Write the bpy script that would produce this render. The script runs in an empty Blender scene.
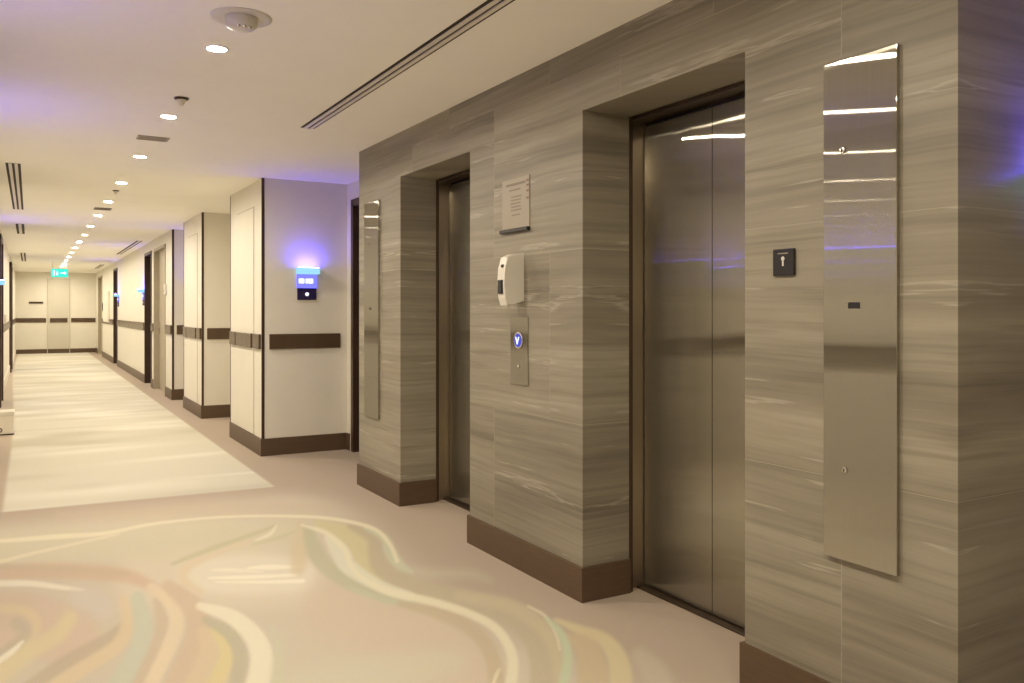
import bpy, bmesh, math, random
import numpy as np
from mathutils import Vector, Matrix

random.seed(4)
C = bpy.context.scene.collection
PI = math.pi
H = 2.493            # ceiling height
XS = 2.14            # face of the stone lift wall
XW = 1.80            # face of the white corridor wall
XL = -0.38           # left corridor wall
YF = 29.5            # end wall

# ------------------------------------------------------------------ materials
def s2l(c):
    return tuple((v/12.92 if v <= .04045 else ((v+.055)/1.055)**2.4) for v in [x/255 for x in c])

def mat(name, col, rough=.6, metal=0., spec=.5, noise=0., nscale=8., bump=0., stretch=(1, 1, 1)):
    m = bpy.data.materials.new(name); m.use_nodes = True
    nt = m.node_tree; b = nt.nodes['Principled BSDF']
    b.inputs['Base Color'].default_value = (*col, 1)
    b.inputs['Roughness'].default_value = rough
    b.inputs['Metallic'].default_value = metal
    b.inputs['Specular IOR Level'].default_value = spec
    if noise or bump:
        g = nt.nodes.new('ShaderNodeNewGeometry')
        mp = nt.nodes.new('ShaderNodeMapping'); mp.inputs['Scale'].default_value = stretch
        nt.links.new(g.outputs['Position'], mp.inputs['Vector'])
        n = nt.nodes.new('ShaderNodeTexNoise'); n.inputs['Scale'].default_value = nscale
        n.inputs['Detail'].default_value = 5
        nt.links.new(mp.outputs['Vector'], n.inputs['Vector'])
        if noise:
            r = nt.nodes.new('ShaderNodeMapRange')
            r.inputs['From Min'].default_value = .25; r.inputs['From Max'].default_value = .75
            r.inputs['To Min'].default_value = 1-noise; r.inputs['To Max'].default_value = 1+noise
            nt.links.new(n.outputs['Fac'], r.inputs['Value'])
            mx = nt.nodes.new('ShaderNodeMix'); mx.data_type = 'RGBA'; mx.blend_type = 'MULTIPLY'
            mx.inputs['Factor'].default_value = 1
            mx.inputs[6].default_value = (*col, 1)
            nt.links.new(r.outputs['Result'], mx.inputs[7])
            nt.links.new(mx.outputs[2], b.inputs['Base Color'])
        if bump:
            bp = nt.nodes.new('ShaderNodeBump'); bp.inputs['Strength'].default_value = bump
            bp.inputs['Distance'].default_value = .01
            nt.links.new(n.outputs['Fac'], bp.inputs['Height'])
            nt.links.new(bp.outputs['Normal'], b.inputs['Normal'])
    return m

def emit(name, col, strength):
    m = bpy.data.materials.new(name); m.use_nodes = True
    nt = m.node_tree; nt.nodes.clear()
    o = nt.nodes.new('ShaderNodeOutputMaterial'); e = nt.nodes.new('ShaderNodeEmission')
    e.inputs['Color'].default_value = (*col, 1); e.inputs['Strength'].default_value = strength
    nt.links.new(e.outputs[0], o.inputs[0])
    return m

def steel(name, col, rough, aniso, wav=0., tangent=(0, 0, 1), grain=.06):
    """vertically brushed sheet: sharp up and down, wide spread sideways"""
    m = bpy.data.materials.new(name); m.use_nodes = True
    nt = m.node_tree; nt.nodes.clear(); L = nt.links.new
    o = nt.nodes.new('ShaderNodeOutputMaterial')
    g = nt.nodes.new('ShaderNodeBsdfAnisotropic'); g.distribution = 'BECKMANN'
    g.inputs['Roughness'].default_value = rough
    g.inputs['Anisotropy'].default_value = aniso
    t = nt.nodes.new('ShaderNodeCombineXYZ')
    for i in range(3): t.inputs[i].default_value = tangent[i]
    L(t.outputs[0], g.inputs['Tangent'])
    geo = nt.nodes.new('ShaderNodeNewGeometry')
    mp = nt.nodes.new('ShaderNodeMapping'); mp.inputs['Scale'].default_value = (160, 160, 1.2)
    L(geo.outputs['Position'], mp.inputs['Vector'])
    n = nt.nodes.new('ShaderNodeTexNoise'); n.inputs['Scale'].default_value = 1.; n.inputs['Detail'].default_value = 3
    L(mp.outputs['Vector'], n.inputs['Vector'])
    r = nt.nodes.new('ShaderNodeMapRange')
    r.inputs['To Min'].default_value = 1-grain; r.inputs['To Max'].default_value = 1+grain
    L(n.outputs['Fac'], r.inputs['Value'])
    mx = nt.nodes.new('ShaderNodeMix'); mx.data_type = 'RGBA'; mx.blend_type = 'MULTIPLY'
    mx.inputs['Factor'].default_value = 1; mx.inputs[6].default_value = (*col, 1)
    L(r.outputs['Result'], mx.inputs[7]); L(mx.outputs[2], g.inputs['Color'])
    if wav:
        w = nt.nodes.new('ShaderNodeTexNoise'); w.inputs['Scale'].default_value = 3.; w.inputs['Detail'].default_value = 1
        L(geo.outputs['Position'], w.inputs['Vector'])
        bp = nt.nodes.new('ShaderNodeBump'); bp.inputs['Strength'].default_value = wav; bp.inputs['Distance'].default_value = .02
        L(w.outputs['Fac'], bp.inputs['Height']); L(bp.outputs['Normal'], g.inputs['Normal'])
    d = nt.nodes.new('ShaderNodeBsdfDiffuse'); d.inputs['Color'].default_value = (*[c*.55 for c in col], 1)
    ms = nt.nodes.new('ShaderNodeMixShader'); ms.inputs[0].default_value = .86
    L(d.outputs[0], ms.inputs[1]); L(g.outputs[0], ms.inputs[2]); L(ms.outputs[0], o.inputs[0])
    return m

def stone():
    m = bpy.data.materials.new('vein_cut_stone'); m.use_nodes = True
    nt = m.node_tree; L = nt.links.new; b = nt.nodes['Principled BSDF']
    geo = nt.nodes.new('ShaderNodeNewGeometry')
    sep = nt.nodes.new('ShaderNodeSeparateXYZ'); L(geo.outputs['Position'], sep.inputs[0])
    def math_(op, a, c):
        n = nt.nodes.new('ShaderNodeMath'); n.operation = op
        for i, v in enumerate((a, c)):
            if isinstance(v, (int, float)): n.inputs[i].default_value = v
            else: L(v, n.inputs[i])
        return n.outputs[0]
    along = math_('ADD', sep.outputs['X'], sep.outputs['Y'])
    # slabs: slight tone step and a hairline joint from slab to slab
    cv = nt.nodes.new('ShaderNodeCombineXYZ'); L(along, cv.inputs[0]); L(sep.outputs['Z'], cv.inputs[1])
    br = nt.nodes.new('ShaderNodeTexBrick')
    br.inputs['Scale'].default_value = 1; br.inputs['Brick Width'].default_value = 1.1
    br.inputs['Row Height'].default_value = .79; br.inputs['Mortar Size'].default_value = .0014
    br.inputs['Color1'].default_value = (.0, .0, .0, 1); br.inputs['Color2'].default_value = (1, 1, 1, 1)
    br.inputs['Mortar'].default_value = (.5, .5, .5, 1)
    L(cv.outputs[0], br.inputs['Vector'])
    slab = math_('MULTIPLY', br.outputs['Color'], 3.7)
    # warp
    wn = nt.nodes.new('ShaderNodeTexNoise'); wn.inputs['Scale'].default_value = 1.1; wn.inputs['Detail'].default_value = 3
    wv = nt.nodes.new('ShaderNodeCombineXYZ'); L(along, wv.inputs[0]); L(sep.outputs['Z'], wv.inputs[1]); L(slab, wv.inputs[2])
    L(wv.outputs[0], wn.inputs['Vector'])
    z = math_('ADD', sep.outputs['Z'], math_('MULTIPLY', wn.outputs['Fac'], .055))
    def layer(sx, sz, detail, off, rough=.6):
        c = nt.nodes.new('ShaderNodeCombineXYZ')
        L(math_('MULTIPLY', along, sx), c.inputs[0]); L(math_('MULTIPLY', z, sz), c.inputs[1])
        L(math_('ADD', slab, off), c.inputs[2])
        n = nt.nodes.new('ShaderNodeTexNoise'); n.inputs['Scale'].default_value = 1
        n.inputs['Detail'].default_value = detail; n.inputs['Roughness'].default_value = rough
        L(c.outputs[0], n.inputs['Vector']); return n.outputs['Fac']
    def ramp(fac, *stops):
        r = nt.nodes.new('ShaderNodeValToRGB'); L(fac, r.inputs[0])
        e = r.color_ramp.elements
        while len(e) < len(stops): e.new(.5)
        for k, (p, c) in enumerate(stops): e[k].position = p; e[k].color = (*c, 1)
        return r.outputs[0]
    def mix(kind, fac, a, c):
        n = nt.nodes.new('ShaderNodeMix'); n.data_type = 'RGBA'; n.blend_type = kind
        if isinstance(fac, (int, float)): n.inputs['Factor'].default_value = fac
        else: L(fac, n.inputs['Factor'])
        L(a, n.inputs[6])
        if isinstance(c, tuple): n.inputs[7].default_value = (*c, 1)
        else: L(c, n.inputs[7])
        return n.outputs[2]
    wide = ramp(layer(.45, 5.5, 4, 0), (.28, (.165, .144, .110)), (.44, (.222, .197, .152)), (.56, (.255, .228, .178)), (.72, (.325, .294, .235)))
    fine = ramp(layer(.7, 38, 5, 9.), (.32, (.76, .76, .755)), (.5, (1, 1, 1)), (.68, (1.14, 1.14, 1.13)))
    col = mix('MULTIPLY', .85, wide, fine)
    dark = ramp(layer(.5, 13, 3, 21.), (.60, (0, 0, 0)), (.66, (1, 1, 1)), (.72, (0, 0, 0)))
    col = mix('MULTIPLY', math_('MULTIPLY', dark, .5), col, (.60, .57, .54))
    pale = ramp(layer(.8, 16, 4, 44.), (.33, (0, 0, 0)), (.36, (1, 1, 1)), (.385, (0, 0, 0)))
    col = mix('MIX', math_('MULTIPLY', pale, .55), col, (.44, .40, .33))
    tone = ramp(br.outputs['Color'], (0, (.95, .95, .96)), (1, (1.05, 1.05, 1.04)))
    col = mix('MULTIPLY', 1., col, tone)
    col = mix('MIX', math_('MULTIPLY', br.outputs['Fac'], .45), col, (.42, .37, .29))
    L(col, b.inputs['Base Color'])
    b.inputs['Roughness'].default_value = .42; b.inputs['Specular IOR Level'].default_value = .4
    return m

WARM = (1.0, .882, .685)
M = dict(
    ceiling=mat('ceiling_paint', (.93, .915, .85), .85, noise=.015, nscale=3),
    wall=mat('white_wall_panel', (.70, .67, .595), .5, noise=.02, nscale=4),
    wall_seam=mat('panel_seam', (.36, .30, .22), .7),
    pale_door=mat('pale_door', (.56, .53, .45), .5, noise=.02, nscale=4),
    olive=mat('grey_beige_door', (.36, .315, .235), .45, noise=.03, nscale=6),
    brown=mat('brown_skirting', (.090, .054, .030), .42, noise=.12, nscale=9, stretch=(1, 1, 8)),
    rail=mat('brown_rail', (.078, .048, .027), .24, noise=.1, nscale=9),
    dark=mat('dark_brown_timber', (.042, .020, .012), .4, noise=.15, nscale=8, stretch=(6, 6, .6)),
    bronze=mat('dark_bronze', (.085, .058, .038), .35, metal=.6),
    black=mat('black_plastic', (.012, .010, .010), .35),
    slot=mat('slot_black', (.030, .022, .014), .8),
    white=mat('white_plastic', (.62, .59, .53), .35),
    cream=mat('cream_metal', (.72, .67, .58), .45),
    chrome=mat('chrome', (.7, .68, .64), .15, metal=1),
    paper=mat('notice_paper', (.30, .262, .205), .4),
    ink=mat('notice_ink', (.21, .178, .135), .6),
    redink=mat('notice_red', (.20, .10, .07), .6),
    stone=stone(),
    steel_door=steel('brushed_steel_door', (.43, .405, .345), .145, .92, wav=.09),
    steel_panel=steel('brushed_steel_panel', (.43, .41, .36), .145, .93),
    steel_frame=steel('brushed_steel_frame', (.50, .43, .34), .3, .6),
    lens=emit('downlight_lens', WARM, 1780.),
    blue_led=emit('blue_led', (.085, .06, 1.0), 120.),
    blue_lens=emit('cyan_lens', (.38, .78, 1.0), 1.0),
    blue_glow=emit('blue_number_panel', (.12, .12, 1.0), 2.2),
    white_glow=emit('lit_white_digits', (.80, .86, 1.0), 1.5),
    button=emit('lit_blue_button', (.10, .12, .80), .75),
    exit=emit('exit_green', (.05, .80, .62), 1.25),
    indigo=mat('indigo_plate', (.018, .010, .07), .25),
)

# ------------------------------------------------------------------ mesh helpers
def box(bm, x0, x1, y0, y1, z0, z1, bevel=0., seg=1):
    v = [bm.verts.new((x, y, z)) for x in (x0, x1) for y in (y0, y1) for z in (z0, z1)]
    f = [bm.faces.new([v[i] for i in q]) for q in ((0, 1, 3, 2), (4, 6, 7, 5), (0, 4, 5, 1), (2, 3, 7, 6), (0, 2, 6, 4), (1, 5, 7, 3))]
    if bevel:
        es = {e for q in f for e in q.edges}
        bmesh.ops.bevel(bm, geom=list(es), offset=bevel, segments=seg, affect='EDGES', profile=.5)

def prism(bm, pts, z0, z1):
    a = [bm.verts.new((x, y, z0)) for x, y in pts]; b = [bm.verts.new((x, y, z1)) for x, y in pts]
    n = len(pts)
    bm.faces.new(a[::-1]); bm.faces.new(b)
    for i in range(n): bm.faces.new([a[i], a[(i+1) % n], b[(i+1) % n], b[i]])

def lathe(bm, prof, n=32, mt=Matrix.Identity(4)):
    """prof = [(r, h)...] turned about z, then placed by mt"""
    rings = []
    for r, h in prof:
        if r < 1e-6: rings.append([bm.verts.new(mt @ Vector((0, 0, h)))])
        else: rings.append([bm.verts.new(mt @ Vector((r*math.cos(2*PI*k/n), r*math.sin(2*PI*k/n), h))) for k in range(n)])
    for a, b in zip(rings, rings[1:]):
        for k in range(n):
            q = [a[k % len(a)], a[(k+1) % len(a)], b[(k+1) % len(b)], b[k % len(b)]]
            q = list(dict.fromkeys(q))
            if len(q) > 2: bm.faces.new(q)

def obj(name, fill, m, parent=None, smooth=False, loc=(0, 0, 0)):
    bm = bmesh.new(); fill(bm)
    bmesh.ops.recalc_face_normals(bm, faces=bm.faces)
    me = bpy.data.meshes.new(name); bm.to_mesh(me); bm.free()
    if smooth:
        for p in me.polygons: p.use_smooth = True
    o = bpy.data.objects.new(name, me); C.objects.link(o)
    if isinstance(m, str): m = M[m]
    me.materials.append(m)
    o.location = loc
    if parent: o.parent = parent
    return o

def boxes(*bs, bevel=0., seg=1):
    def f(bm):
        for b in bs: box(bm, *b, bevel=bevel, seg=seg)
    return f

def tag(o, label, cat, group=None):
    o['label'] = label; o['category'] = cat
    if group: o['group'] = group
    return o

def thing(name, label, cat, loc, rotz=0, group=None):
    o = bpy.data.objects.new(name, None); C.objects.link(o)
    o.location = loc; o.rotation_euler = (0, 0, rotz); o.empty_display_size = .1
    return tag(o, label, cat, group)

def struct(name, fill, m, parent=None):
    o = obj(name, fill, m, parent)
    o['kind'] = 'structure'
    return o

def dup(root, loc, label, rotz=None):
    r = root.copy(); C.objects.link(r); r.location = loc
    if rotz is not None: r.rotation_euler = (0, 0, rotz)
    r['label'] = label
    for ch in list(root.children):
        c = ch.copy(); C.objects.link(c); c.parent = r
        for g in list(ch.children):
            d = g.copy(); C.objects.link(d); d.parent = c
    return r

# ------------------------------------------------------------------ carpet
F_, VX, VY, HC = 838., 30., 311., 1.30
YAW = math.atan((512-VX)/F_); SN, CS = math.sin(YAW), math.cos(YAW)
R = np.random.RandomState(7)

def catmull(pts, n=40):
    P = np.array(pts, float); P = np.vstack([2*P[0]-P[1], P, 2*P[-1]-P[-2]])
    out = []
    for i in range(1, len(P)-2):
        p0, p1, p2, p3 = P[i-1], P[i], P[i+1], P[i+2]
        for t in np.linspace(0, 1, n, endpoint=False):
            out.append(.5*((2*p1)+(-p0+p2)*t+(2*p0-5*p1+4*p2-p3)*t*t+(-p0+3*p1-3*p2+p3)*t**3))
    out.append(P[-2]); return np.array(out)

TAN = (186, 166, 146)
# woven ribbons of the carpet: colour, opacity, softness, then (u, v, width) knots in the survey frame of the floor
RIB = [
    # broad pale fields
    ((205, 196, 160), .75, 16, [(-60, 558, 40), (60, 548, 34), (150, 540, 44), (230, 535, 40), (300, 536, 30)]),
    ((215, 200, 172), .80, 18, [(140, 585, 50), (230, 578, 60), (300, 580, 50)]),
    ((222, 212, 190), .85, 8, [(196, 575, 34), (250, 574, 40), (298, 575, 34)]),
    ((196, 170, 140), .60, 10, [(60, 515, 8), (180, 511, 16), (280, 507, 10), (330, 508, 4)]),
    ((205, 178, 152), .70, 20, [(330, 610, 60), (420, 640, 70), (470, 670, 60)]),
    ((198, 196, 165), .60, 14, [(300, 690, 40), (380, 672, 34), (450, 662, 26)]),
    # left rings
    ((204, 160, 128), .75, 5, [(-80, 576, 10), (0, 572, 14), (60, 571, 16), (125, 576, 14), (160, 590, 8)]),
    ((190, 168, 136), .80, 4, [(-80, 568, 6), (0, 567, 6), (60, 569, 6), (128, 574, 4)]),
    ((204, 170, 145), .80, 10, [(-60, 640, 70), (20, 622, 60), (70, 640, 60)]),
    ((232, 222, 200), .90, 2, [(-80, 585, 4), (0, 583.5, 6), (30, 583.5, 6), (59, 587, 5), (82, 590, 3)]),
    ((200, 186, 180), .75, 8, [(78, 596, 16), (96, 602, 22), (106, 612, 14)]),
    ((214, 190, 140), .85, 5, [(0, 608, 7), (25, 611, 9), (36, 622, 9), (28, 640, 9), (0, 668, 9), (-40, 700, 9)]),
    ((178, 166, 138), .80, 5, [(18, 624, 14), (26, 634, 12), (6, 652, 12), (-30, 670, 12)]),
    ((214, 196, 138), .85, 7, [(70, 618, 14), (58, 634, 16), (30, 652, 16), (0, 676, 16), (-30, 700, 16)]),
    ((238, 230, 206), .90, 2, [(-20, 672, 6), (0, 660, 6), (15, 649, 5), (22, 642, 3)]),
    ((180, 160, 130), .85, 4, [(122, 628, 10), (104, 642, 14), (70, 660, 14), (36, 684, 16), (0, 710, 18)]),
    ((216, 188, 142), .90, 4, [(124, 600, 10), (127, 625, 13), (118, 645, 14), (90, 664, 14), (50, 690, 16)]),
    ((186, 192, 168), .95, 4, [(138, 598, 14), (143, 625, 19), (139, 650, 20), (125, 676, 22), (105, 705, 24)]),
    ((196, 172, 142), .90, 3, [(158, 600, 10), (162, 625, 12), (154, 650, 12), (138, 685, 13), (128, 710, 12)]),
    ((224, 200, 160), .95, 3, [(152, 588, 10), (170, 602, 14), (177, 622, 15), (170, 645, 15), (158, 670, 14), (146, 695, 14)]),
    ((202, 172, 140), .95, 4, [(168, 586, 12), (192, 606, 22), (199, 630, 23), (190, 656, 23), (174, 690, 24)]),
    ((212, 184, 142), .90, 5, [(204, 632, 12), (208, 652, 18), (196, 682, 20), (186, 704, 22)]),
    ((216, 196, 122), .95, 4, [(214, 630, 8), (226, 652, 14), (220, 674, 17), (208, 700, 18)]),
    ((178, 170, 138), .95, 3, [(206, 620, 8), (230, 634, 14), (240, 655, 15), (236, 682, 15), (226, 706, 15)]),
    ((230, 222, 192), .97, 2.5, [(200, 606, 8), (232, 617, 15), (254, 637, 20), (262, 660, 23), (256, 690, 24), (246, 710, 24)]),
    ((192, 194, 160), .75, 6, [(272, 628, 6), (279, 650, 12), (276, 690, 14)]),
    # middle sprays
    ((216, 190, 150), .85, 4, [(200, 592, 6), (184, 580, 10), (188, 566, 10), (212, 555, 6), (250, 540, 4)]),
    ((186, 178, 132), .85, 2.5, [(172, 564, 3), (190, 557, 5), (219, 546, 5), (251, 535, 4), (274, 526, 3)]),
    ((192, 184, 140), .75, 2, [(252, 545, 2), (278, 538, 4), (296, 531, 2)]),
    ((230, 220, 186), .85, 1.5, [(256, 540, 2), (270, 534, 4), (276, 526, 2)]),
    ((242, 232, 206), .95, 1.5, [(248, 568, 2), (270, 567, 5), (300, 567, 2)]),
    ((242, 232, 206), .95, 1.5, [(209, 578, 2), (250, 577, 4), (296, 575, 3)]),
    ((244, 236, 212), .90, 1.5, [(215, 582, 1), (262, 582, 3), (303, 581, 4)]),
    ((236, 226, 200), .80, 1.5, [(212, 570, 2), (232, 570, 4), (262, 572, 2)]),
    ((206, 184, 142), .85, 6, [(302, 526, 8), (300, 545, 18), (298, 568, 14)]),
    # S-shaped stream on the right
    ((204, 190, 128), .95, 5, [(318, 524, 8), (346, 534, 18), (361, 548, 24), (366, 562, 22), (380, 578, 14)]),
    ((180, 164, 128), .95, 4, [(350, 526, 6), (372, 538, 12), (376, 555, 16), (384, 570, 18), (420, 588, 16), (470, 600, 18), (520, 618, 26), (545, 650, 34), (548, 690, 36)]),
    ((188, 196, 158), .92, 3, [(366, 528, 4), (384, 538, 8), (391, 553, 12), (400, 565, 9), (412, 572, 3)]),
    ((188, 190, 158), .45, 8, [(400, 568, 6), (430, 573, 10), (470, 574, 8), (490, 580, 4)]),
    ((178, 176, 140), .95, 4, [(308, 530, 10), (314, 548, 16), (326, 566, 16), (352, 584, 14), (385, 596, 10), (416, 604, 8)]),
    ((214, 214, 188), .97, 3, [(328, 538, 8), (340, 552, 18), (350, 568, 16), (380, 586, 11), (410, 596, 8)]),
    ((182, 190, 156), .80, 3, [(350, 588, 4), (385, 600, 6), (415, 606, 4), (440, 612, 2)]),
    ((188, 166, 128), .90, 4, [(400, 604, 6), (440, 614, 12), (472, 630, 14), (490, 652, 15), (496, 680, 16), (494, 710, 16)]),
    ((228, 218, 180), .97, 2.5, [(302, 525, 2), (326, 533, 5), (344, 549, 5), (350, 564, 5), (362, 578, 6), (390, 592, 8), (434, 602, 8), (470, 614, 8), (494, 627, 9), (508, 645, 10), (513, 665, 11), (508, 700, 12)]),
    ((198, 178, 138), .70, 6, [(460, 596, 10), (510, 606, 14), (542, 628, 14), (556, 655, 12), (560, 690, 12)]),
    ((226, 214, 176), .85, 1.5, [(528, 606, 2), (545, 616, 3), (556, 634, 3), (560, 650, 2)]),
    ((240, 226, 180), .9, 1.5, [(492, 690, 3), (496, 676, 3), (500, 668, 1)]),
    ((212, 192, 132), .92, 4, [(556, 620, 4), (580, 630, 10), (604, 640, 14), (618, 660, 20), (622, 690, 24)]),
    ((196, 170, 122), .90, 5, [(568, 636, 8), (588, 650, 24), (594, 690, 34)]),
    ((182, 202, 158), .95, 3, [(546, 618, 3), (560, 632, 7), (567, 650, 9), (566, 672, 10), (558, 704, 12)]),
    ((190, 176, 146), .70, 8, [(640, 656, 16), (656, 675, 26), (664, 700, 30)]),
    # long cream outlines
    ((232, 220, 182), .92, 1.5, [(-60, 543, 3), (0, 541, 4), (59, 536.5, 5), (104, 533.5, 4), (149, 524.6, 3), (200, 518.6, 2.5), (254, 516, 2.5), (314, 517, 3), (349, 521.6, 3.5), (376, 530, 4), (390, 545, 4), (397, 561, 4)]),
    ((228, 212, 174), .85, 1.5, [(-40, 571, 3), (0, 561.7, 4), (30, 554, 3.5), (74, 544, 3), (119, 534, 2)]),
]

def paint(xy):
    """albedo of the carpet at floor points: plain tan border, pale streaked runner, woven ribbons near the lifts"""
    x, y = xy[:, 0], xy[:, 1]
    d = x*SN+y*CS; lat = x*CS-y*SN
    u = 512+F_*lat/np.maximum(d, .3); v = VY+F_*HC/np.maximum(d, .3)
    col = np.tile(np.array(TAN, float), (len(x), 1))
    def sm(a, b, t):
        t = np.clip((t-a)/(b-a), 0, 1); return t*t*(3-2*t)
    pat = np.stack([u, v], 1)
    fld = sm(1.95, 1.45, x+.10*np.sin(y*2.1))*sm(6.35, 5.6, y)
    col = col*(1-fld[:, None])+np.array((206, 193, 172), float)*fld[:, None]
    for c, op, soft, kn in RIB:
        P = catmull(kn); c = np.array(c, float)*.78+np.array((236, 230, 216), float)*.22; op *= .92; soft = soft*1.25+.4
        lo = P[:, :2].min(0)-60; hi = P[:, :2].max(0)+60
        idx = np.nonzero((pat > lo).all(1) & (pat < hi).all(1))[0]
        if not len(idx): continue
        q = pat[idx]; best = np.full(len(idx), -1e9)
        for p in P:
            dd = np.hypot(q[:, 0]-p[0], q[:, 1]-p[1])
            best = np.maximum(best, p[2]/2-dd)
        a = sm(-soft*.6, soft*.6, best)*op
        col[idx] = col[idx]*(1-a[:, None])+np.array(c, float)*a[:, None]
    # runner
    xe = -.155-.16*sm(9, 22, y)
    col = col+(sm(1.0, .0, x)*sm(8, 11, y))[:, None]*np.array((10, 12, 10.))
    rx = sm(-.02, .02, x-xe)*sm(1.585, 1.555, x)*sm(6.26, 6.33, y+.05*(x-.7))
    st = np.zeros(len(x))
    for k in range(150):
        y0 = R.uniform(6.2, YF); x0 = R.uniform(-.3, 1.7); w = R.uniform(.03, .16)*(1+y0*.03); l = R.uniform(.2, .75); s = R.uniform(-.10, .10)
        st += R.choice([1., -.8])*np.exp(-((y-y0-s*(x-x0))/w)**2-((x-x0)/l)**2)
    st = np.clip(st, -1, 1)
    run = np.array((214, 207, 188), float)+st[:, None]*np.array((13, 14, 16), float)
    col = col*(1-rx[:, None])+run*rx[:, None]
    c = col/255.
    lin = np.where(c <= .04045, c/12.92, ((c+.055)/1.055)**2.4)
    g = lin.mean(1, keepdims=True); lin = g+(lin-g)*.74
    lin = lin*np.array((.785, .787, .79))
    return lin

def carpet():
    ys = np.concatenate([np.arange(-2.0, 1.6, .2), np.arange(1.6, 6.6, .012), np.arange(6.6, 12, .03), np.arange(12, YF+.06, .08)])
    xs = np.concatenate([np.arange(-.5, 2.45, .011), np.arange(2.45, 6.6, .15)])
    X, Y = np.meshgrid(xs, ys, indexing='ij'); n, m_ = X.shape
    co = np.stack([X.ravel(), Y.ravel(), np.zeros(n*m_)], 1)
    i = np.arange((n-1)*m_).reshape(n-1, m_)[:, :-1].ravel()
    q = np.stack([i, i+m_, i+m_+1, i+1], 1).astype(np.int32)
    me = bpy.data.meshes.new('floor')
    me.vertices.add(len(co)); me.vertices.foreach_set('co', co.ravel().astype(np.float32))
    me.loops.add(q.size); me.loops.foreach_set('vertex_index', q.ravel())
    me.polygons.add(len(q)); me.polygons.foreach_set('loop_start', (np.arange(len(q))*4).astype(np.int32))
    me.update(calc_edges=True); me.validate()
    lin = paint(co[:, :2])
    at = me.color_attributes.new('weave', 'FLOAT_COLOR', 'POINT')
    at.data.foreach_set('color', np.concatenate([lin, np.ones((len(lin), 1))], 1).ravel().astype(np.float32))
    m = bpy.data.materials.new('woven_carpet'); m.use_nodes = True
    nt = m.node_tree; b = nt.nodes['Principled BSDF']; L = nt.links.new
    a = nt.nodes.new('ShaderNodeVertexColor'); a.layer_name = 'weave'
    geo = nt.nodes.new('ShaderNodeNewGeometry')
    nz = nt.nodes.new('ShaderNodeTexNoise'); nz.inputs['Scale'].default_value = 220; nz.inputs['Detail'].default_value = 2
    L(geo.outputs['Position'], nz.inputs['Vector'])
    r = nt.nodes.new('ShaderNodeMapRange'); r.inputs['To Min'].default_value = .90; r.inputs['To Max'].default_value = 1.06
    L(nz.outputs['Fac'], r.inputs['Value'])
    mx = nt.nodes.new('ShaderNodeMix'); mx.data_type = 'RGBA'; mx.blend_type = 'MULTIPLY'; mx.inputs['Factor'].default_value = 1
    L(a.outputs['Color'], mx.inputs[6]); L(r.outputs['Result'], mx.inputs[7])
    L(mx.outputs[2], b.inputs['Base Color'])
    bp = nt.nodes.new('ShaderNodeBump'); bp.inputs['Strength'].default_value = .25; bp.inputs['Distance'].default_value = .004
    L(nz.outputs['Fac'], bp.inputs['Height']); L(bp.outputs['Normal'], b.inputs['Normal'])
    b.inputs['Roughness'].default_value = .9; b.inputs['Specular IOR Level'].default_value = .15
    me.materials.append(m)
    o = bpy.data.objects.new('floor', me); C.objects.link(o); o['kind'] = 'structure'
carpet()

# ------------------------------------------------------------------ shell
struct('ceiling', boxes((-.6, 6.6, -2.0, YF+.2, H, H+.12)), 'ceiling')

# stone lift wall: three piers and the lintels over the two lift openings
O2 = (2.107, 3.088)       # near opening
O1 = (4.193, 5.212)       # far opening
HO = 2.196
Y0, Y1 = 1.341, 6.02
def stone_wall(bm):
    prism(bm, [(XS, Y0), (6.5, Y0), (6.5, Y0+.3), (2.75, Y0+.3), (2.75, O2[0]-.06), (2.40, O2[0]-.06), (2.40, O2[0]), (XS, O2[0])], 0, H)
    prism(bm, [(XS, O2[1]), (2.40, O2[1]), (2.40, O2[1]+.06), (2.75, O2[1]+.06), (2.75, O1[0]-.06), (2.40, O1[0]-.06), (2.40, O1[0]), (XS, O1[0])], 0, H)
    prism(bm, [(XS, O1[1]), (2.40, O1[1]), (2.40, O1[1]+.06), (2.75, O1[1]+.06), (2.75, Y1), (XS, Y1)], 0, H)
    for a, b in (O1, O2):
        box(bm, XS, 2.40, a, b, HO, H)
        box(bm, 2.40, 2.75, a-.06, b+.06, HO+.06, H)
struct('wall_right', stone_wall, 'stone')

SK, SP = .155, .013
def skirt(a, b, ends):
    def f(bm):
        pts = []
        pts.append((XS-SP, a-SP)); pts.append((XS-SP, b+SP))
        pts += [(2.40, b+SP), (2.40, b)] if ends[1] else [(XS, b+SP), (XS, b)]
        pts += [(XS, b), (XS, a)] if ends[1] else [(XS, a)]
        pts += [(2.40, a), (2.40, a-SP)] if ends[0] else [(XS, a-SP)]
        pts = [p for i, p in enumerate(pts) if i == 0 or p != pts[i-1]]
        prism(bm, pts, 0, SK)
    return f
struct('baseboard_right', skirt(O2[1], O1[0], (1, 1)), 'brown')
struct('baseboard_right', skirt(O1[1], Y1, (1, 0)), 'brown')
def skirt_near(bm):
    prism(bm, [(XS-SP, Y0-SP), (6.5, Y0-SP), (6.5, Y0), (XS, Y0), (XS, O2[0]), (2.40, O2[0]), (2.40, O2[0]+SP), (XS-SP, O2[0]+SP)], 0, SK)
struct('baseboard_right', skirt_near, 'brown')

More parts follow.
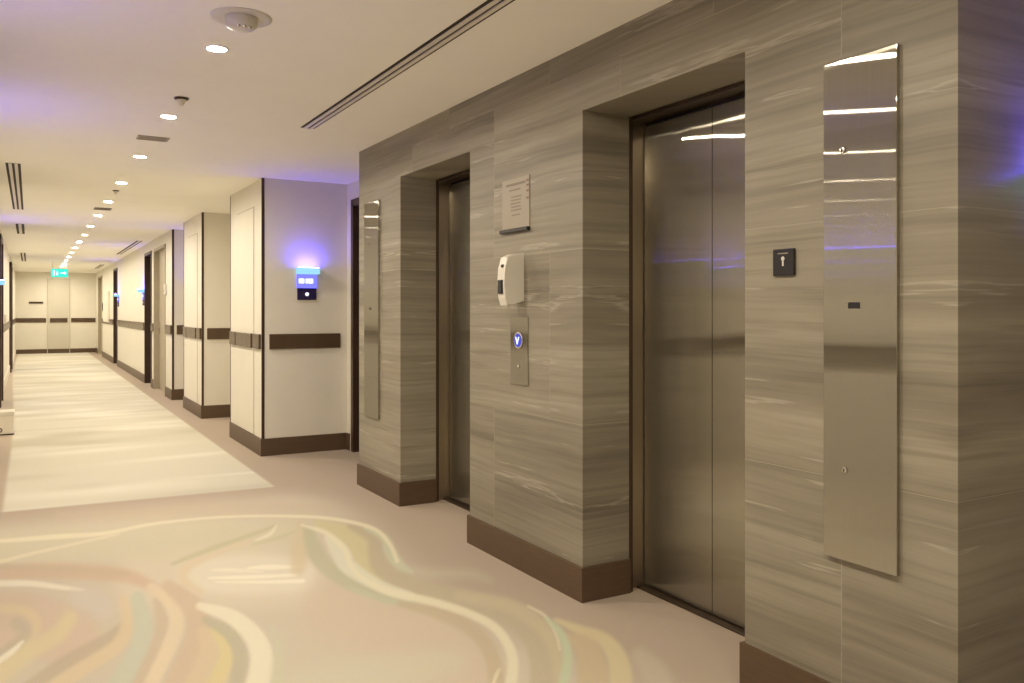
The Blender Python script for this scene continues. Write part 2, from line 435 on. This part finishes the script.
# alcove back wall and far right wall
PIL = [(7.62, 8.97), (10.64, 12.0)]
D2 = (13.78, 15.10)      # grey-beige door
D3 = (15.46, 16.40)      # dark framed doorways
D4 = (21.9, 22.9)
D5 = (26.7, 28.3)
DH = 2.31
DA = (6.45, 7.46)        # timber door in the first alcove
XA = 2.59
def wall_alcoves(bm):
    box(bm, XA, XA+.15, Y1, DA[0], 0, H); box(bm, XA, XA+.15, DA[1], 13.08, 0, H)
    box(bm, XA, XA+.15, DA[0], DA[1], DH, H)
struct('wall_alcove', wall_alcoves, 'wall')
def wall_corridor(bm):
    cur = 13.08
    for a, b in (D2, D3, D4, D5):
        box(bm, XW, XA+.15, cur, a, 0, H); box(bm, XW, XA+.15, a, b, DH, H)
        cur = b
    box(bm, XW, XA+.15, cur, YF, 0, H)
struct('wall_corridor', wall_corridor, 'wall')
struct('wall_end', boxes((XL-.15, XA+.15, YF, YF+.15, 0, H)), 'wall')

# left wall with doorways
LD = [(1.0, 2.0), (4.15, 5.15), (8.2, 9.2), (13.25, 14.25), (20.7, 21.7)]
def wall_left(bm):
    cur = -2.0
    for a, b in LD:
        box(bm, XL-.15, XL, cur, a, 0, H); box(bm, XL-.15, XL, a, b, DH-.02, H)
        cur = b
    box(bm, XL-.15, XL, cur, YF, 0, H)
struct('wall_left', wall_left, 'wall')
struct('wall_back', boxes((XL-.15, 6.6, -2.0, -1.85, 0, H)), 'wall')
struct('wall_lobby', boxes((6.5, 6.6, -1.85, Y0, 0, H)), 'wall')

def left_base(bm):
    cur = -1.85
    for a, b in LD+[(YF, YF)]:
        box(bm, XL, XL+SP, cur, a-.06, 0, SK); cur = b+.06
struct('baseboard_left', left_base, 'cream')
def right_base(bm):
    cur = 13.08+.0
    for a, b in (D2, D3, D4, D5, (YF, YF)):
        box(bm, XW-SP, XW, cur-(SP if cur < 13.1 else -.04), a-.04, 0, .15); cur = b
    box(bm, XW, XA, 13.08-SP, 13.08, 0, SK)
struct('baseboard_corridor', right_base, 'brown')
def alcove_base(bm):
    for a, b in ((Y1, DA[0]-.07), (DA[1]+.07, PIL[0][0]-SP), (PIL[0][1], PIL[1][0]-SP), (PIL[1][1], 13.08-SP)):
        box(bm, XA-SP, XA, a, b, 0, SK)
struct('baseboard_alcove', alcove_base, 'brown')
struct('baseboard_end', boxes((XL+SP, XW-SP, YF-SP, YF, 0, .13)), 'brown')

# white panelled pillars between the alcoves
for k, (a, b) in enumerate(PIL):
    p = struct('wall_pillar', boxes((XW, XA, a, b, 0, H)), 'wall')
    obj('access_panel', boxes((XW-.006, XW, a+.31, b-.34, .157, 2.26), bevel=.002), 'wall', p)
    obj('panel_seam', boxes((XW-.0035, XW, a+.303, a+.31, .157, 2.266), (XW-.0035, XW, b-.34, b-.333, .157, 2.266), (XW-.0035, XW, a+.31, b-.34, 2.26, 2.266)), 'wall_seam', p)
    obj('baseboard', lambda bm: prism(bm, [(XW-SP, a-SP), (XA, a-SP), (XA, a), (XW, a), (XW, b), (XW-SP, b)], 0, SK), 'brown', p)
    obj('corner_trim', boxes((XW-.004, XW+.022, a-.004, a+.004, SK, H)), 'dark', p)
    obj('corner_trim', boxes((XW-.004, XW+.006, b-.006, b+.002, SK, H)), 'dark', p)
struct('trim_1', boxes((XW-.004, XW+.026, 13.08-.004, 13.084, SK, H)), 'dark')

# ------------------------------------------------------------------ handrails
RZ0, RZ1 = .957, 1.092
def rail(name_bits, label, group='brown bumper rails along the corridor walls'):
    if len(name_bits) == 1:
        o = obj('bumper_rail', boxes(name_bits[0], bevel=.006, seg=2), 'rail')
        return tag(o, label, 'handrail', group)
    xs = [v for b in name_bits for v in b]
    t = thing('bumper_rail', label, 'handrail', (name_bits[0][1], name_bits[0][2], RZ0), group=group)
    for b in name_bits:
        x, y, z = t.location
        obj('rail_segment', boxes((b[0]-x, b[1]-x, b[2]-y, b[3]-y, b[4]-z, b[5]-z), bevel=.006, seg=2), 'rail', t)
    return t
RT = .022
a, b = PIL[0]
rail([(1.863, 2.521, a-RT, a, RZ0, RZ1)], 'dark brown bumper rail below the blue lit sign on the nearest white pillar')
rail([(XW-RT, XW, a+.03, a+.28, RZ0, RZ1), (XW-RT-.004, XW-.006, a+.33, b-.36, RZ0, RZ1), (XW-RT, XW, b-.31, b-.04, RZ0, RZ1)], 'three piece brown bumper rail on the corridor face of the nearest white pillar')
a, b = PIL[1]
rail([(1.858, 2.53, a-RT, a, RZ0, RZ1)], 'dark brown bumper rail on the camera side of the second white pillar, no sign above')
rail([(XW-RT, XW, a+.03, a+.28, RZ0, RZ1), (XW-RT-.004, XW-.006, a+.33, b-.36, RZ0, RZ1), (XW-RT, XW, b-.31, b-.04, RZ0, RZ1)], 'three piece brown bumper rail on the corridor face of the second white pillar')
rail([(1.86, 2.53, 13.08-RT, 13.08, RZ0, RZ1)], 'short dark brown bumper rail on the mauve lit wall corner behind the second pillar')
rail([(XW-RT, XW, 13.11, D2[0]-.05, RZ0, RZ1)], 'short bumper rail on white wall between dark corner strip and grey beige door')
rail([(XW-RT, XW, D2[1]+.03, D3[0]-.03, RZ0, RZ1)], 'very short bumper rail between grey beige door and dark doorway')
rail([(XW-RT, XW, D3[1]+.06, D4[0]-.06, RZ0, RZ1)], 'long bumper rail on the white wall between the two dark doorways')
rail([(XW-RT, XW, D4[1]+.06, D5[0]-.06, RZ0, RZ1)], 'bumper rail under the wall cabinet near the corridor end')
for (x0, x1), lab in (((-.36, .43), 'left bumper rail on the white end wall under the dark slot plate'),
                      ((.53, 1.01), 'short middle bumper rail crossing the door in the end wall'),
                      ((1.11, 1.79), 'right bumper rail on the white end wall')):
    rail([(x0, x1, YF-.03-RT if .5 < x0 < 1.1 else YF-RT, YF-.03 if .5 < x0 < 1.1 else YF, RZ0-.01, RZ1-.01)], lab)
cur = -1.8; LN = ['behind the camera', 'opposite the near lift', 'opposite the far lift', 'opposite the white pillars', 'between the two left dark door frames', 'nearest the end wall']
for (a, b), w in zip(LD+[(YF-.05, YF)], LN):
    rail([(XL, XL+RT, cur, a-.10, RZ0, RZ1)], 'brown bumper rail on the left wall ' + w)
    cur = b+.10

# ------------------------------------------------------------------ doors of the corridor
def recessed_door(n, rng, xface, depth, leaf, frame, label_frame=True, fw=.05):
    a, b = rng; x = xface
    d = struct(f'door_{n}', boxes((x+depth, x+depth+.05, a+fw*.5, b-fw*.5, 0, DH-fw*.5)), leaf)
    obj('door_frame', boxes((x-.012, x+depth+.04, a-.02, a+fw*.5, 0, DH), (x-.012, x+depth+.04, b-fw*.5, b+.02, 0, DH), (x-.012, x+depth+.04, a-.02, b+.02, DH-fw*.5, DH+.02)), frame, d)
    h = obj('door_handle', boxes((x+depth-.012, x+depth, b-.14, b-.08, .93, 1.12), (x+depth-.05, x+depth-.035, b-.24, b-.10, 1.02, 1.04), (x+depth-.05, x+depth, b-.12, b-.10, 1.02, 1.04)), 'chrome', d)
    return d
recessed_door(1, DA, XA, .05, 'dark', 'dark', fw=.09)
recessed_door(2, D2, XW, .07, 'olive', 'olive')
recessed_door(3, D3, XW, .10, 'dark', 'dark', fw=.06)
recessed_door(4, D4, XW, .10, 'dark', 'dark', fw=.06)
recessed_door(5, D5, XW, .07, 'olive', 'olive')
e = struct('door_6', boxes((.475, 1.065, YF-.03, YF-.001, .0, 2.29), bevel=.004), 'pale_door')
obj('door_frame', boxes((.458, .475, YF-.02, YF-.001, 0, 2.305), (1.065, 1.082, YF-.02, YF-.001, 0, 2.305), (.475, 1.065, YF-.02, YF-.001, 2.29, 2.305)), 'pale_door', e)
obj('kick_plate', boxes((.475, 1.065, YF-.036, YF-.03, 0, .13)), 'brown', e)
for k, (a, b) in enumerate(LD):
    d = struct(f'door_{7+k}', boxes((XL-.10, XL-.05, a+.03, b-.03, 0, DH-.05)), 'olive' if k < 3 else 'dark')
    obj('door_frame', boxes((XL-.10, XL+.045, a-.07, a+.03, 0, DH), (XL-.10, XL+.045, b-.03, b+.07, 0, DH), (XL-.10, XL+.045, a-.07, b+.07, DH-.05, DH+.03)), 'dark', d)
    obj('door_handle', boxes((XL-.05, XL-.04, b-.16, b-.10, .93, 1.12), (XL-.01, XL+.004, b-.26, b-.12, 1.02, 1.04), (XL-.05, XL+.004, b-.14, b-.12, 1.02, 1.04)), 'chrome', d)

# ------------------------------------------------------------------ lifts
def lift(rng, label, seam):
    a, b = rng; x0 = 2.40; yc = (a+b)/2
    t = thing('lift_entrance', label, 'elevator', (2.515, yc, 0), group='steel lift entrances in the stone wall')
    L = lambda *bs: boxes(*[(p[0]-2.515, p[1]-2.515, p[2]-yc, p[3]-yc, p[4], p[5]) for p in bs])
    fr = obj('door_frame', L((x0, x0+.022, a-.06, a, 0, HO), (x0, x0+.022, b, b+.06, 0, HO), (x0, x0+.022, a-.06, b+.06, HO, HO+.06)), 'bronze', t)
    fr['label'] = 'dark bronze outer frame'
    obj('frame_liner', L((x0+.022, 2.56, a-.06, a-.035, 0, HO-.012), (x0+.022, 2.56, b+.035, b+.06, 0, HO-.012)), 'steel_frame', t)
    obj('head_liner', L((x0+.022, 2.56, a-.06, b+.06, HO-.012, HO+.06)), 'bronze', t)
    obj('door_gap', L((2.532, 2.56, a-.035, b+.035, 0, HO-.012)), 'black', t)
    ya, yb = a-.035, b+.035
    obj('door_panel', L((2.515, 2.531, seam+.002, yb-.006, .012, HO-.03)), 'steel_door', t)
    obj('door_panel', L((2.515, 2.531, ya+.006, seam-.002, .012, HO-.03)), 'steel_door', t)
    obj('threshold', L((2.47, 2.531, ya, yb, .0005, .006)), 'bronze', t)
lift(O2, 'near lift with brushed steel doors between call button wall and near tall steel panel', 2.665)
lift(O1, 'far lift mostly hidden in its stone recess, left of the soap dispenser', 4.72)

def tall_panel(y0, y1, z0, z1, label, tall=True):
    t = thing('steel_wall_panel', label, 'panel', (XS, (y0+y1)/2, z0), group='tall brushed steel panels beside the lifts')
    w = (y1-y0)/2; h = z1-z0
    obj('face_plate', boxes((-.016, -.0005, -w, w, 0, h), bevel=.0015), 'steel_panel', t)
    obj('back_box', boxes((-.0005, .0, -w+.01, w-.01, .01, h-.01)), 'bronze', t)
    X = Matrix.Rotation(-PI/2, 4, 'Y')
    for dy, z in ((.055, 1.785), (.048, .822)):
        mt = Matrix.Translation((-.016, dy, z-z0)) @ X
        k = obj('key_switch', lambda bm: lathe(bm, [(0, 0.0005), (.0085, .0005), (.0095, .003), (.007, .004), (0, .004)], 20, mt), 'chrome', t, True)
        obj('keyhole', boxes((-.0215, -.0195, dy-.0015, dy+.0015, z-z0-.006, z-z0+.004)), 'black', k)
    obj('display_window', boxes((-.0172, -.0155, -.006, .036, 1.307-z0, 1.326-z0), bevel=.0008), 'black', t)
    return t
tall_panel(1.512, 1.764, .548, 2.057, 'large near tall brushed steel panel with purple reflected bands, right of the black switch plate')
tall_panel(5.588, 5.868, .535, 2.085, 'narrow looking far tall steel panel on the stone pier next to the white pillars')

# black switch plate
t = thing('switch_plate', 'small black square switch plate on stone between near lift and tall steel panel', 'switch', (XS, 1.929, 1.459))
obj('plate', boxes((-.011, 0, -.044, .044, -.044, .044), bevel=.003, seg=2), 'black', t)
def key_symbol(bm):
    lathe(bm, [(0, .0), (.007, .0), (.007, .001), (0, .001)], 16, Matrix.Translation((-.0112, 0, .012)) @ Matrix.Rotation(-PI/2, 4, 'Y'))
    prism(bm, [(-.0122, -.003), (-.0110, -.003), (-.0110, .003), (-.0122, .003)], -.012, .008)
obj('key_symbol', key_symbol, 'white', t)
obj('slot', boxes((-.0118, -.0105, -.022, .022, .027, .031)), 'chrome', t)

# call button plate
t = thing('call_button_plate', 'slim steel lift call plate with a blue lit round button below the soap dispenser', 'call button', (XS, 3.641, .927))
obj('face_plate', boxes((-.006, 0, -.086, .086, 0, .343), bevel=.0015), 'steel_panel', t)
XR = Matrix.Rotation(-PI/2, 4, 'Y')
bt = obj('call_button', lambda bm: lathe(bm, [(0, .0), (.034, .0), (.034, .004), (.031, .007), (0, .007)], 32, Matrix.Translation((-.006, .004, .225)) @ XR), 'button', t, False)
def arrow(bm):
    pts = [(-.020, .016), (-.010, .016), (0, -.006), (.010, .016), (.020, .016), (.004, -.022), (-.004, -.022)]
    a = [bm.verts.new((-.0142, .004+p, .227+q)) for p, q in pts]; b = [bm.verts.new((-.0128, .004+p, .227+q)) for p, q in pts]
    n = len(pts)
    bm.faces.new(a); bm.faces.new(b[::-1])
    for i in range(n): bm.faces.new([a[i], a[(i+1) % n], b[(i+1) % n], b[i]])
obj('arrow', arrow, 'white_glow', bt)
obj('button_ring', lambda bm: lathe(bm, [(.034, 0), (.043, 0), (.043, .003), (.036, .005), (.034, .003)], 32, Matrix.Translation((-.006, .004, .225)) @ XR), 'chrome', t, True)
obj('key_switch', lambda bm: lathe(bm, [(0, 0), (.009, 0), (.009, .003), (.006, .004), (0, .004)], 20, Matrix.Translation((-.006, .004, .095)) @ XR), 'chrome', t, True)

# soap / sanitiser dispenser
t = thing('sanitizer_dispenser', 'white wall mounted hand sanitizer dispenser between paper notice and call button plate', 'dispenser', (XS, 3.636, 1.335))
def disp(bm):
    prof = [(0, .012), (-.050, 0), (-.098, -.008), (-.110, .03), (-.113, .10), (-.108, .18), (-.096, .232), (-.06, .248), (0, .255)]
    w = .036
    a = [bm.verts.new((x, -w, z)) for x, z in prof]; b = [bm.verts.new((x, w, z)) for x, z in prof]
    n = len(prof)
    bm.faces.new(a); bm.faces.new(b[::-1])
    for i in range(n): bm.faces.new([a[i], a[(i+1) % n], b[(i+1) % n], b[i]])
    bmesh.ops.bevel(bm, geom=[e for e in bm.edges if e.calc_length() < .09 and abs(e.verts[0].co.y-e.verts[1].co.y) < .01], offset=.009, segments=3, affect='EDGES', profile=.5)
obj('housing', disp, 'white', t)
obj('push_lever', boxes((-.121, -.106, -.020, .022, .050, .120), bevel=.004, seg=2), 'black', t)
obj('sensor_eye', boxes((-.1115, -.100, -.018, .004, .180, .196), bevel=.002), 'black', t)
obj('nozzle', boxes((-.084, -.064, -.012, .012, -.014, .004), bevel=.003), 'white', t)

# framed notice
t = thing('paper_notice', 'pale paper notice in a clear holder with dark lower lip, above the dispenser', 'notice', (XS, 3.678, 1.712))
obj('sheet', boxes((-.005, 0, -.136, .136, 0, .262), bevel=.001), 'paper', t)
def lines(bm):
    z = .226
    box(bm, -.0062, -.0048, -.10, .095, z, z+.012)
    for w0, w1, zz in ((-.05, .06, .20), (-.06, .04, .165), (-.055, .045, .148), (-.05, .05, .131), (-.055, .04, .114), (-.06, .045, .097), (-.045, .035, .072)):
        box(bm, -.0058, -.0048, w0, w1, zz, zz+.007)
obj('text_lines', lines, 'ink', t)
for zz in (.232, .208, .180, .145): obj('side_mark', boxes((-.0058, -.0048, -.132, -.11, zz, zz+.010)), 'redink', t)
obj('holder_lip', boxes((-.022, 0, -.140, .140, -.012, .006), bevel=.002), 'black', t)

# ------------------------------------------------------------------ blue lit room signs  (local: face towards -Y, wall at y = 0)
def make_sign():
    t = thing('room_sign', '', 'sign', (0, 0, 0), group='blue lit room signs beside the doors')
    w = .088
    obj('back_plate', boxes((-w, w, -.010, 0, 0, .24), bevel=.002), 'indigo', t)
    lb = obj('light_bar', boxes((-w-.010, w+.010, -.096, 0, .235, .292), bevel=.003), 'blue_lens', t)
    obj('led_strip', boxes((-w, w, -.092, -.048, .290, .296)), 'blue_led', lb)
    n = obj('number_panel', boxes((-w-.006, w+.006, -.016, -.010, .108, .234), bevel=.001), 'blue_glow', t)
    def digits(bm):
        for cx, hw in ((-.052, .026), (-.004, .010), (.032, .024)):
            box(bm, cx-hw, cx+hw, -.0185, -.0155, .150, .196, bevel=.008 if hw > .015 else .004, seg=3)
    obj('digits', digits, 'white_glow', n)
    lp = obj('call_panel', boxes((-w, w, -.016, -.010, .004, .106), bevel=.001), 'indigo', t)
    obj('bell_symbol', lambda bm: lathe(bm, [(0, 0), (.017, 0), (.017, .002), (0, .002)], 24, Matrix.Translation((0, -.016, .052)) @ Matrix.Rotation(PI/2, 4, 'X')), 'white_glow', lp)
    return t
sg = make_sign()
sg.location = (2.204, PIL[0][0]-.0, 1.402)
sg['label'] = 'blue glowing room sign on the mauve face of the nearest white pillar'
dup(sg, (2.20, 13.08, 1.402), 'blue lit room sign on the wall corner hidden behind the second white pillar', 0)
dup(sg, (XW, D3[1]+.20, 1.402), 'small blue glowing sign just beyond the dark doorway next to grey beige door', -PI/2)
dup(sg, (XW, D4[0]-.30, 1.402), 'small blue glowing sign at the farther dark doorway in the right wall', -PI/2)
for y, w in ((3.35, 'opposite the near lift'), (5.62, 'opposite the far lift, mirrored in its doors'), (12.6, 'before the left dark door frame')):
    dup(sg, (XL, y, 1.402), 'blue lit room sign on the left wall ' + w, PI/2)
dup(sg, (2.585, Y0, 1.402), 'blue lit room sign on the purple stone end face, just out of frame', 0)

# ------------------------------------------------------------------ ceiling fittings
def make_light():
    t = thing('ceiling_downlight', '', 'ceiling light', (0, 0, H), group='round recessed downlights down the corridor')
    obj('trim_ring', lambda bm: lathe(bm, [(.041, -.001), (.040, -.006), (.052, -.004), (.054, 0)], 36), 'ceiling', t, True)
    obj('lens', lambda bm: lathe(bm, [(.040, -.0025), (0, -.0025)], 24), 'lens', t)
    return t
dl = make_light()
ORD = ['first', 'second', 'third', 'fourth', 'fifth', 'sixth', 'seventh', 'eighth', 'ninth', 'tenth', 'eleventh', 'twelfth', 'thirteenth', 'fourteenth', 'fifteenth', 'sixteenth', 'seventeenth']
for k in range(-3, 17):
    y = 3.964+1.532*k
    if k == 0: lab = 'largest and nearest round recessed downlight, below the round ceiling detector'
    elif k < 0: lab = ['round recessed downlight above the camera, out of frame', 'round recessed downlight just before the camera, out of frame', 'round recessed downlight farthest behind the camera, out of frame'][k]
    else: lab = f'round recessed downlight, {ORD[k]} of the row counted away from the camera'
    if k == -3: dl.location = (.735, y, H); dl['label'] = lab
    else: dup(dl, (.735, y, H), lab)

def diffuser(x0, x1, y0, y1, label, slots=3):
    xc, yc = (x0+x1)/2, (y0+y1)/2; w, l = (x1-x0)/2, (y1-y0)/2
    t = thing('slot_diffuser', label, 'air vent', (xc, yc, H), group='long slot air diffusers in the ceiling')
    obj('slot_backing', boxes((-w, w, -l, l, -.002, 0)), 'slot', t)
    bw = 2*w/(slots*2-1)
    for k in range(slots-1):
        c = -w+bw*(2*k+1.5)
        obj('blade', boxes((c-bw*.55, c+bw*.55, -l, l, -.008, -.002)), 'cream', t)
    return t
diffuser(1.522, 1.612, 1.9, 5.40, 'long three slot air diffuser across the ceiling in front of the stone wall')
diffuser(-.172, -.066, 7.87, 11.4, 'short dark three slot air diffuser in the ceiling by the left wall')
diffuser(-.172, -.07, 13.3, 15.0, 'second slot diffuser by the left wall, smaller, past the first', 2)
diffuser(-.172, -.08, 19.9, 23.2, 'third slot diffuser by the left wall, nearest the end wall', 2)
diffuser(1.57, 1.66, 15.5, 19.4, 'grey slot diffuser in the ceiling above the long white wall', 2)
diffuser(1.57, 1.66, 23.9, 26.2, 'far grey slot diffuser near the exit sign', 2)

t = thing('ceiling_detector', 'round white ceiling detector with studs added as glints at the top of the photo', 'smoke detector', (.744, 3.50, H))
obj('base_ring', lambda bm: lathe(bm, [(0, -.001), (.085, -.006), (.112, -.008), (.120, -.004), (.121, 0)], 48), 'white', t, True)
obj('dome', lambda bm: lathe(bm, [(.066, -.006), (.062, -.035), (.050, -.046), (0, -.048)], 40), 'white', t, True)
def glints(bm):  # chrome studs added to imitate lamp reflections on the dome
    for k in range(3):
        an = -2.0+.5*k
        mt = Matrix.Translation((.046*math.cos(an), .046*math.sin(an), -.047))
        lathe(bm, [(0, -.006), (.006, -.005), (.008, 0)], 12, mt)
obj('glint_stud', glints, 'chrome', t, True)

def sprinkler(y, label, s=1.):
    t = thing('sprinkler_head', label, 'sprinkler', (.735, y, H), group='small sprinkler heads between the downlights')
    obj('escutcheon', lambda bm: lathe(bm, [(0, -.002), (.040*s, -.004), (.036*s, -.010), (.018*s, -.013), (0, -.013)], 28), 'bronze', t, True)
    obj('deflector', lambda bm: lathe(bm, [(.026*s, -.012), (.020*s, -.026), (.008*s, -.044), (0, -.046)], 20), 'cream', t, True)
sprinkler(4.99, 'small dark cone shaped sprinkler between the first and second downlights')
sprinkler(9.12, 'tiny dark sprinkler between the fourth and fifth downlights', .8)

def grille(y, w, l, label, fm):
    t = thing('ceiling_grille', label, 'air vent', (.735, y, H))
    obj('frame', boxes((-w, w, -l, -l+.012, -.006, 0), (-w, w, l-.012, l, -.006, 0), (-w, -w+.012, -l+.012, l-.012, -.006, 0), (w-.012, w, -l+.012, l-.012, -.006, 0)), fm, t)
    obj('backing', boxes((-w+.012, w-.012, -l+.012, l-.012, -.002, 0)), 'olive', t)
    for k in range(3):
        c = -l+.012+(2*l-.024)*(k+.5)/3
        obj('louvre', boxes((-w+.012, w-.012, c-.006, c+.006, -.005, -.002)), fm, t)
grille(6.25, .10, .07, 'small flat grey ceiling grille between the second and third downlights', 'olive')
grille(10.85, .09, .10, 'small dark ceiling grille just past the fifth downlight', 'bronze')

t = thing('exit_sign', 'small glowing green exit sign hanging from the ceiling before the end wall', 'exit sign', (.62, 23.0, H-.03))
obj('lit_panel', boxes((-.18, .18, -.02, .02, -.345, -.145), bevel=.008, seg=2), 'exit', t)
for q in (-.143, .143): obj('hanger', boxes((q-.008, q+.008, -.006, .006, -.15, .03)), 'chrome', t)
obj('running_figure', boxes((-.14, -.10, -.023, -.019, -.31, -.18), (-.07, -.03, -.023, -.019, -.30, -.23), (-.06, -.04, -.023, -.019, -.22, -.195)), 'white_glow', t)
def arr(bm):
    pts = [(.02, -.26), (.10, -.26), (.10, -.285), (.15, -.245), (.10, -.205), (.10, -.23), (.02, -.23)]
    a = [bm.verts.new((p, -.023, q)) for p, q in pts]; b = [bm.verts.new((p, -.019, q)) for p, q in pts]
    n = len(pts); bm.faces.new(a); bm.faces.new(b[::-1])
    for i in range(n): bm.faces.new([a[i], a[(i+1) % n], b[(i+1) % n], b[i]])
obj('arrow', arr, 'white_glow', t)

# ------------------------------------------------------------------ small things of the far corridor
t = thing('wall_cabinet', 'flat white fire hose cabinet on the right wall near the corridor end', 'cabinet', (XW, 24.95, 1.0))
obj('body', boxes((-.045, 0, -.85, .85, 0, .82), bevel=.006), 'cream', t)
dr = obj('door', boxes((-.055, -.045, -.82, .82, .03, .79), bevel=.004), 'wall', t)
obj('handle', boxes((-.075, -.055, .72, .78, .30, .52), bevel=.004), 'black', dr)
t = thing('slot_plate', 'thin dark horizontal slot plate on the end wall above the left rail', 'wall plate', (.16, YF, 1.53))
obj('plate', boxes((-.19, .19, -.014, 0, 0, .055), bevel=.003), 'dark', t)
obj('lip', boxes((-.19, .19, -.03, -.014, 0, .012), bevel=.002), 'bronze', t)
t = thing('wall_card_reader', 'tiny white card reader on the grey beige door frame side', 'card reader', (XW, D2[0]-.10, 1.55))
obj('housing', boxes((-.035, 0, -.05, .05, 0, .16), bevel=.008, seg=2), 'white', t)
obj('reader_slot', boxes((-.037, -.034, -.03, .03, .05, .06)), 'slot', t)
t = thing('wall_card_reader', 'tiny white card reader on the left wall before the far dark door frame', 'card reader', (XL, 16.6, .98+.12))
obj('housing', boxes((0, .035, -.06, .06, 0, .14), bevel=.008, seg=2), 'white', t)
obj('reader_slot', boxes((.034, .037, -.03, .03, .05, .06)), 'slot', t)
t = thing('low_box', 'low white box with pale lid on the carpet against the left wall', 'box', (-.262, 10.36, 0))
obj('body', boxes((-.10, .115, -.12, .14, .012, .20), bevel=.004), 'cream', t)
obj('lid', boxes((-.10, .119, -.124, .144, .20, .245), bevel=.006, seg=2), 'white', t)
obj('plinth', boxes((-.10, .117, -.122, .142, 0, .012)), 'slot', t)
obj('hole_mark', lambda bm: lathe(bm, [(.014, 0), (.014, .002), (.024, .002), (.024, 0)], 20, Matrix.Translation((-.012, -.12, .055)) @ Matrix.Rotation(PI/2, 4, 'X')), 'black', t)

# ------------------------------------------------------------------ camera, world, view
w = bpy.data.worlds.new('world'); bpy.context.scene.world = w; w.use_nodes = True
w.node_tree.nodes['Background'].inputs[0].default_value = (.02, .018, .015, 1)
cam = bpy.data.cameras.new('camera'); co = bpy.data.objects.new('camera', cam); C.objects.link(co)
co.location = (0, 0, HC); co.rotation_euler = (PI/2, 0, -YAW)
cam.sensor_width = 36; cam.lens = F_*36/1024; cam.shift_y = -30.5/1024; cam.clip_start = .02
sc = bpy.context.scene; sc.camera = co
sc.view_settings.view_transform = 'Standard'; sc.view_settings.look = 'None'
sc.view_settings.gamma = 1; sc.view_settings.use_curve_mapping = False
sc.view_settings.exposure = 0.0
sc.cycles.diffuse_bounces = 8; sc.cycles.glossy_bounces = 6; sc.cycles.max_bounces = 12
sc.cycles.sample_clamp_indirect = 6
